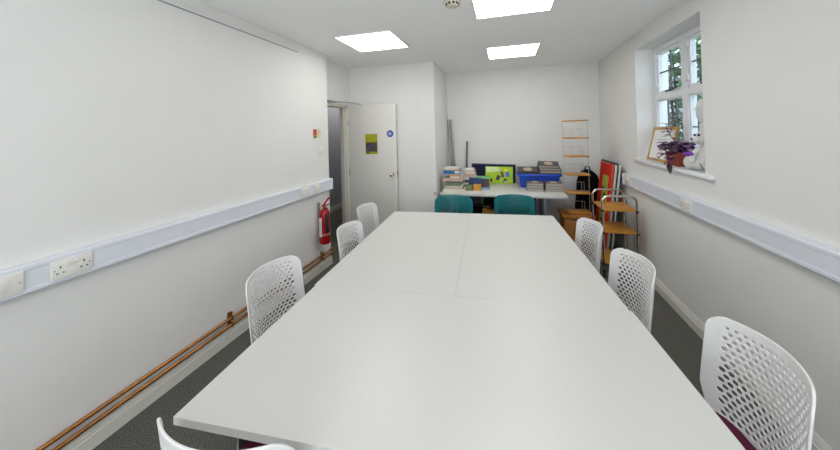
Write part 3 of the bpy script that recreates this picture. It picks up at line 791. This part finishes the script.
for xx in (TX0, TX1):
    for yy in (TY0, TY1):
        c = MB().tube([(xx, yy, .045), (xx, yy, .075)], .014, 10).box((xx - .016, yy - .012, .025), (xx + .016, yy + .012, .05), .003).build('castor', 'black', t)
        MB().lathe([(.01, -.012), (.024, -.012), (.0255, -.006), (.0255, .006), (.024, .012), (.01, .012)], n=18, mtx=Matrix.Translation((xx, yy, .0256)) @ Matrix.Rotation(PI / 2, 4, 'Y')).build('castor_wheel', 'black', c)

# framed pictures leaning on the right wall
def framed(label, xb, xt, y0, y1, h, th, face_m, edge_m, extra=False):
    t = thing('framed_picture', label, 'framed picture', (xb, y0, .0), 0, 'framed pictures leaning on the right wall')
    t.rotation_euler = (0, math.atan2(xt - xb, h), 0)
    L = y1 - y0
    w = MB()
    for a, b in (((0, 0, 0), (th, .016, h)), ((0, L - .016, 0), (th, L, h)), ((0, .016, 0), (th, L - .016, .016)), ((0, .016, h - .016), (th, L - .016, h))): w.box(a, b, .001)
    w.build('picture_frame', edge_m, t)
    MB().box((.003, .016, .016), (th - .003, L - .016, h - .016)).build('picture_mount', face_m, t, False)
    if extra:
        MB().box((.0015, L * .22, .20), (.004, L * .70, h - .16)).build('picture_label', 'limeart', t, False)
        w = MB(); random.seed(3)
        for k in range(9):
            yy = L * (.27 + .05 * (k % 3) + .1 * random.random()); zz = .26 + k * .065
            w.box((.0005, yy, zz), (.002, yy + .07 + .06 * random.random(), zz + .03))
        w.build('label_drawing', mat('label_ink', (60, 58, 34), .6), t, False)
framed('bright red framed picture with yellow-green label leaning behind the trolley', 1.090, 1.222, 4.13, 4.60, 1.128, .020, 'redart', mat('frame_red', (206, 52, 30), .4), True)
framed('pale-edged picture frame directly behind the red picture', 1.116, 1.247, 4.12, 4.66, 1.118, .022, 'cover_grey', mat('frame_pale', (202, 198, 190), .5))
framed('dark-edged picture frame between the pale ones behind the red picture', 1.141, 1.267, 4.14, 4.74, 1.135, .020, 'black', 'black')
framed('pale picture frame closest to the right wall behind the red picture', 1.164, 1.287, 4.12, 4.70, 1.120, .020, 'cover_grey', mat('frame_white', (206, 204, 200), .5))
# black bag
t = thing('black_bag', 'tall black soft bag standing behind the wire display stand', 'bag', (1.115, 4.93, 0))
prof = [(-.13, 0), (.16, 0), (.175, .3), (.165, .75), (.135, .88), (.06, .955), (-.02, .965), (-.085, .90), (-.12, .80), (-.15, .4)]
MB().prism(prof, -.08, .08, Matrix.Rotation(PI / 2, 4, 'X'), bev=.03).build('bag_body', 'bag', t)
MB().prism([(-.10, .10), (.13, .10), (.12, .52), (-.10, .50)], .08, .115, Matrix.Rotation(PI / 2, 4, 'X'), bev=.012).build('front_pocket', 'bag', t)
MB().tube([(-.02, 0, .955), (-.01, 0, 1.0), (.04, 0, 1.0), (.05, 0, .95)], .008, 8).build('carry_handle', 'bag', t)

# ------------------------------------------------------------------ window sill objects
SZ = WZ0 + .0025
t = thing('framed_certificate', 'gold-framed certificate leaning against the window on the sill', 'picture frame', (1.425, 3.285, SZ)); t.rotation_euler = (0, math.radians(13), 0)
L, H = .470, .345
w = MB()
for a, b in (((0, 0, 0), (.016, L, .028)), ((0, 0, H - .028), (.016, L, H)), ((0, 0, .028), (.016, .028, H - .028)), ((0, L - .028, .028), (.016, L, H - .028))): w.box(a, b, .003)
w.build('gilt_moulding', 'gold', t)
MB().box((.006, .028, .028), (.012, L - .028, H - .028)).build('certificate_sheet', 'certificate', t, False)
w = MB()
for k, ww in enumerate((.10, .16, .12, .18, .14, .08)): w.box((.0052, L / 2 - ww / 2, H * .72 - k * .032), (.0062, L / 2 + ww / 2, H * .72 - k * .032 + .006))
w.build('certificate_lines', 'ink', t, False)
# plant
t = thing('potted_plant', 'purple-leaved trailing plant in a terracotta pot on the sill', 'plant', (1.445, 3.115, SZ))
w = MB()
ring_box(w, -.062, .062, -.070, .140, 0, .118, .005, .010)
w.build('pot', 'pot', t, False)
MB().box((-.055, -.063, .10), (.055, .133, .108)).build('soil', 'bark', t, False)
random.seed(11)
def leaf(bm, p, d, l, wd, droop):
    d = d.normalized(); sd = d.cross(Vector((0, 0, 1)))
    if sd.length < .1: sd = Vector((1, 0, 0))
    sd.normalize(); nrm = sd.cross(d).normalized(); rows = []
    for i in range(5):
        u = i / 4; c = p + d * l * u - Vector((0, 0, droop * l * u * u)); ww = wd * math.sin(PI * min(.98, max(.04, u ** .8)))
        rows.append([bm.verts.new(c - sd * ww + nrm * ww * .35), bm.verts.new(c), bm.verts.new(c + sd * ww + nrm * ww * .35)])
    for a, b in zip(rows, rows[1:]):
        bm.faces.new((a[0], a[1], b[1], b[0])); bm.faces.new((a[1], a[2], b[2], b[1]))
fa, fb, sm_ = MB(), MB(), MB()
stems = []
for k in range(22):
    a = random.random() * 2 * PI; rch = .06 + .13 * random.random()
    s0 = Vector((random.uniform(-.04, .04), random.uniform(-.08, .08), .11))
    dx, dy = math.cos(a) * rch * .6, math.sin(a) * rch
    if dx > .06: dx = .06
    stems.append([s0, s0 + Vector((dx * .5, dy * .6, .07)), s0 + Vector((dx, dy, .075 - .06 * random.random()))])
stems.append([Vector((0, .02, .11)), Vector((0, .05, .16)), Vector((-.005, .12, .23)), Vector((-.01, .20, .29)), Vector((-.01, .235, .37))])
stems.append([Vector((-.01, .17, .27)), Vector((-.01, .12, .34)), Vector((0, .05, .39)), Vector((0, -.01, .42))])
stems.append([Vector((-.03, .0, .12)), Vector((-.10, -.05, .11)), Vector((-.13, -.09, .07)), Vector((-.143, -.115, .03))])
stems.append([Vector((-.03, .06, .12)), Vector((-.09, .14, .09)), Vector((-.12, .16, .03))])
for i, st in enumerate(stems):
    sm_.tube(st, .003, 5)
    for j, (p, q) in enumerate(zip(st, st[1:])):
        for u in (.35, .9):
            c = p.lerp(q, u)
            for r in range(2 if i > 21 else 2):
                a = random.random() * 2 * PI
                d = Vector((math.cos(a) * .8 - .2, math.sin(a), .25 + .5 * random.random()))
                tgt = fa if random.random() < .66 else fb
                l = random.uniform(.07, .12) if i < 22 else random.uniform(.050, .080)
                leaf(tgt.bm, c, d, l, l * .32, .45)
sm_.build('stem', 'stem', t); fa.build('purple_leaves', 'leafp', t); fb.build('pale_leaves', 'leafl', t)
leafd = MB(); leaf(leafd.bm, Vector((-.146, -.105, .035)), Vector((-.1, -.55, -.7)), .085, .020, .2); leafd.build('hanging_leaf', mat('dark_leaf', (44, 30, 44), .5), t)
# violet cloth
w = MB().ball((1.385, 2.858, SZ + .122), .028, .034, .022, 2).ball((1.385, 2.915, SZ + .120), .024, .040, .016, 2).ball((1.384, 2.886, SZ + .116), .014, .012, .014, 2)
o = w.build('violet_bow', 'violet')
tag(o, 'bright violet bow lying between the plant and the pale toy', 'bow'); 
# plush toy, seated
t = thing('plush_toy', 'pale knitted toy seated on the sill beside the plant', 'toy', (1.440, 2.765, SZ))
MB().ball((.02, 0, .105), .062, .075, .105, 3).build('body', 'plush', t)
hd = MB().ball((-.005, -.002, .255), .058, .056, .066, 3).ball((-.062, .014, .235), .026, .030, .026, 2).build('head', 'plush', t)
MB().ball((-.062, .022, .272), .009).ball((-.062, -.026, .272), .009).ball((-.087, .014, .243), .008).build('eyes', 'black', hd)
for sy in (-1, 1): MB().ball((.01, sy * .045, .335), .018, .020, .034, 2).build('ear', 'plush', hd)
MB().tube([(0, .06, .17), (-.045, .085, .115), (-.06, .075, .06)], [.026, .026, .024], 12).build('arm', 'plush', t)
MB().tube([(0, -.06, .17), (-.045, -.085, .115), (-.06, -.075, .06)], [.026, .026, .024], 12).build('arm', 'plush', t)
for sy in (-1, 1):
    MB().tube([(.0, sy * .04, .05), (-.02, sy * .09, .048), (-.03, sy * .135, .048)], [.042, .044, .042], 14).ball((-.03, sy * .15, .055), .048, .044, .054, 3).build('leg', 'plush', t)
# white ornament behind
t = thing('ornament', 'tall smooth white ornament with an oval face behind the pale toy', 'ornament', (1.488, 2.905, SZ))
MB().lathe([(.030, 0), (.034, .01), (.030, .10), (.022, .22), (.018, .33), (.020, .36)], n=20).build('pedestal_body', 'stone', t)
hd = MB().ball((0, 0, .455), .034, .046, .098, 3).ball((-.030, .006, .455), .010, .008, .022, 2).build('face', 'stone', t)
MB().box((-.036, .012, .475), (-.029, .034, .479)).box((-.036, -.026, .475), (-.029, -.004, .479)).box((-.036, -.008, .415), (-.029, .018, .419)).build('face_lines', 'ink', hd, False)
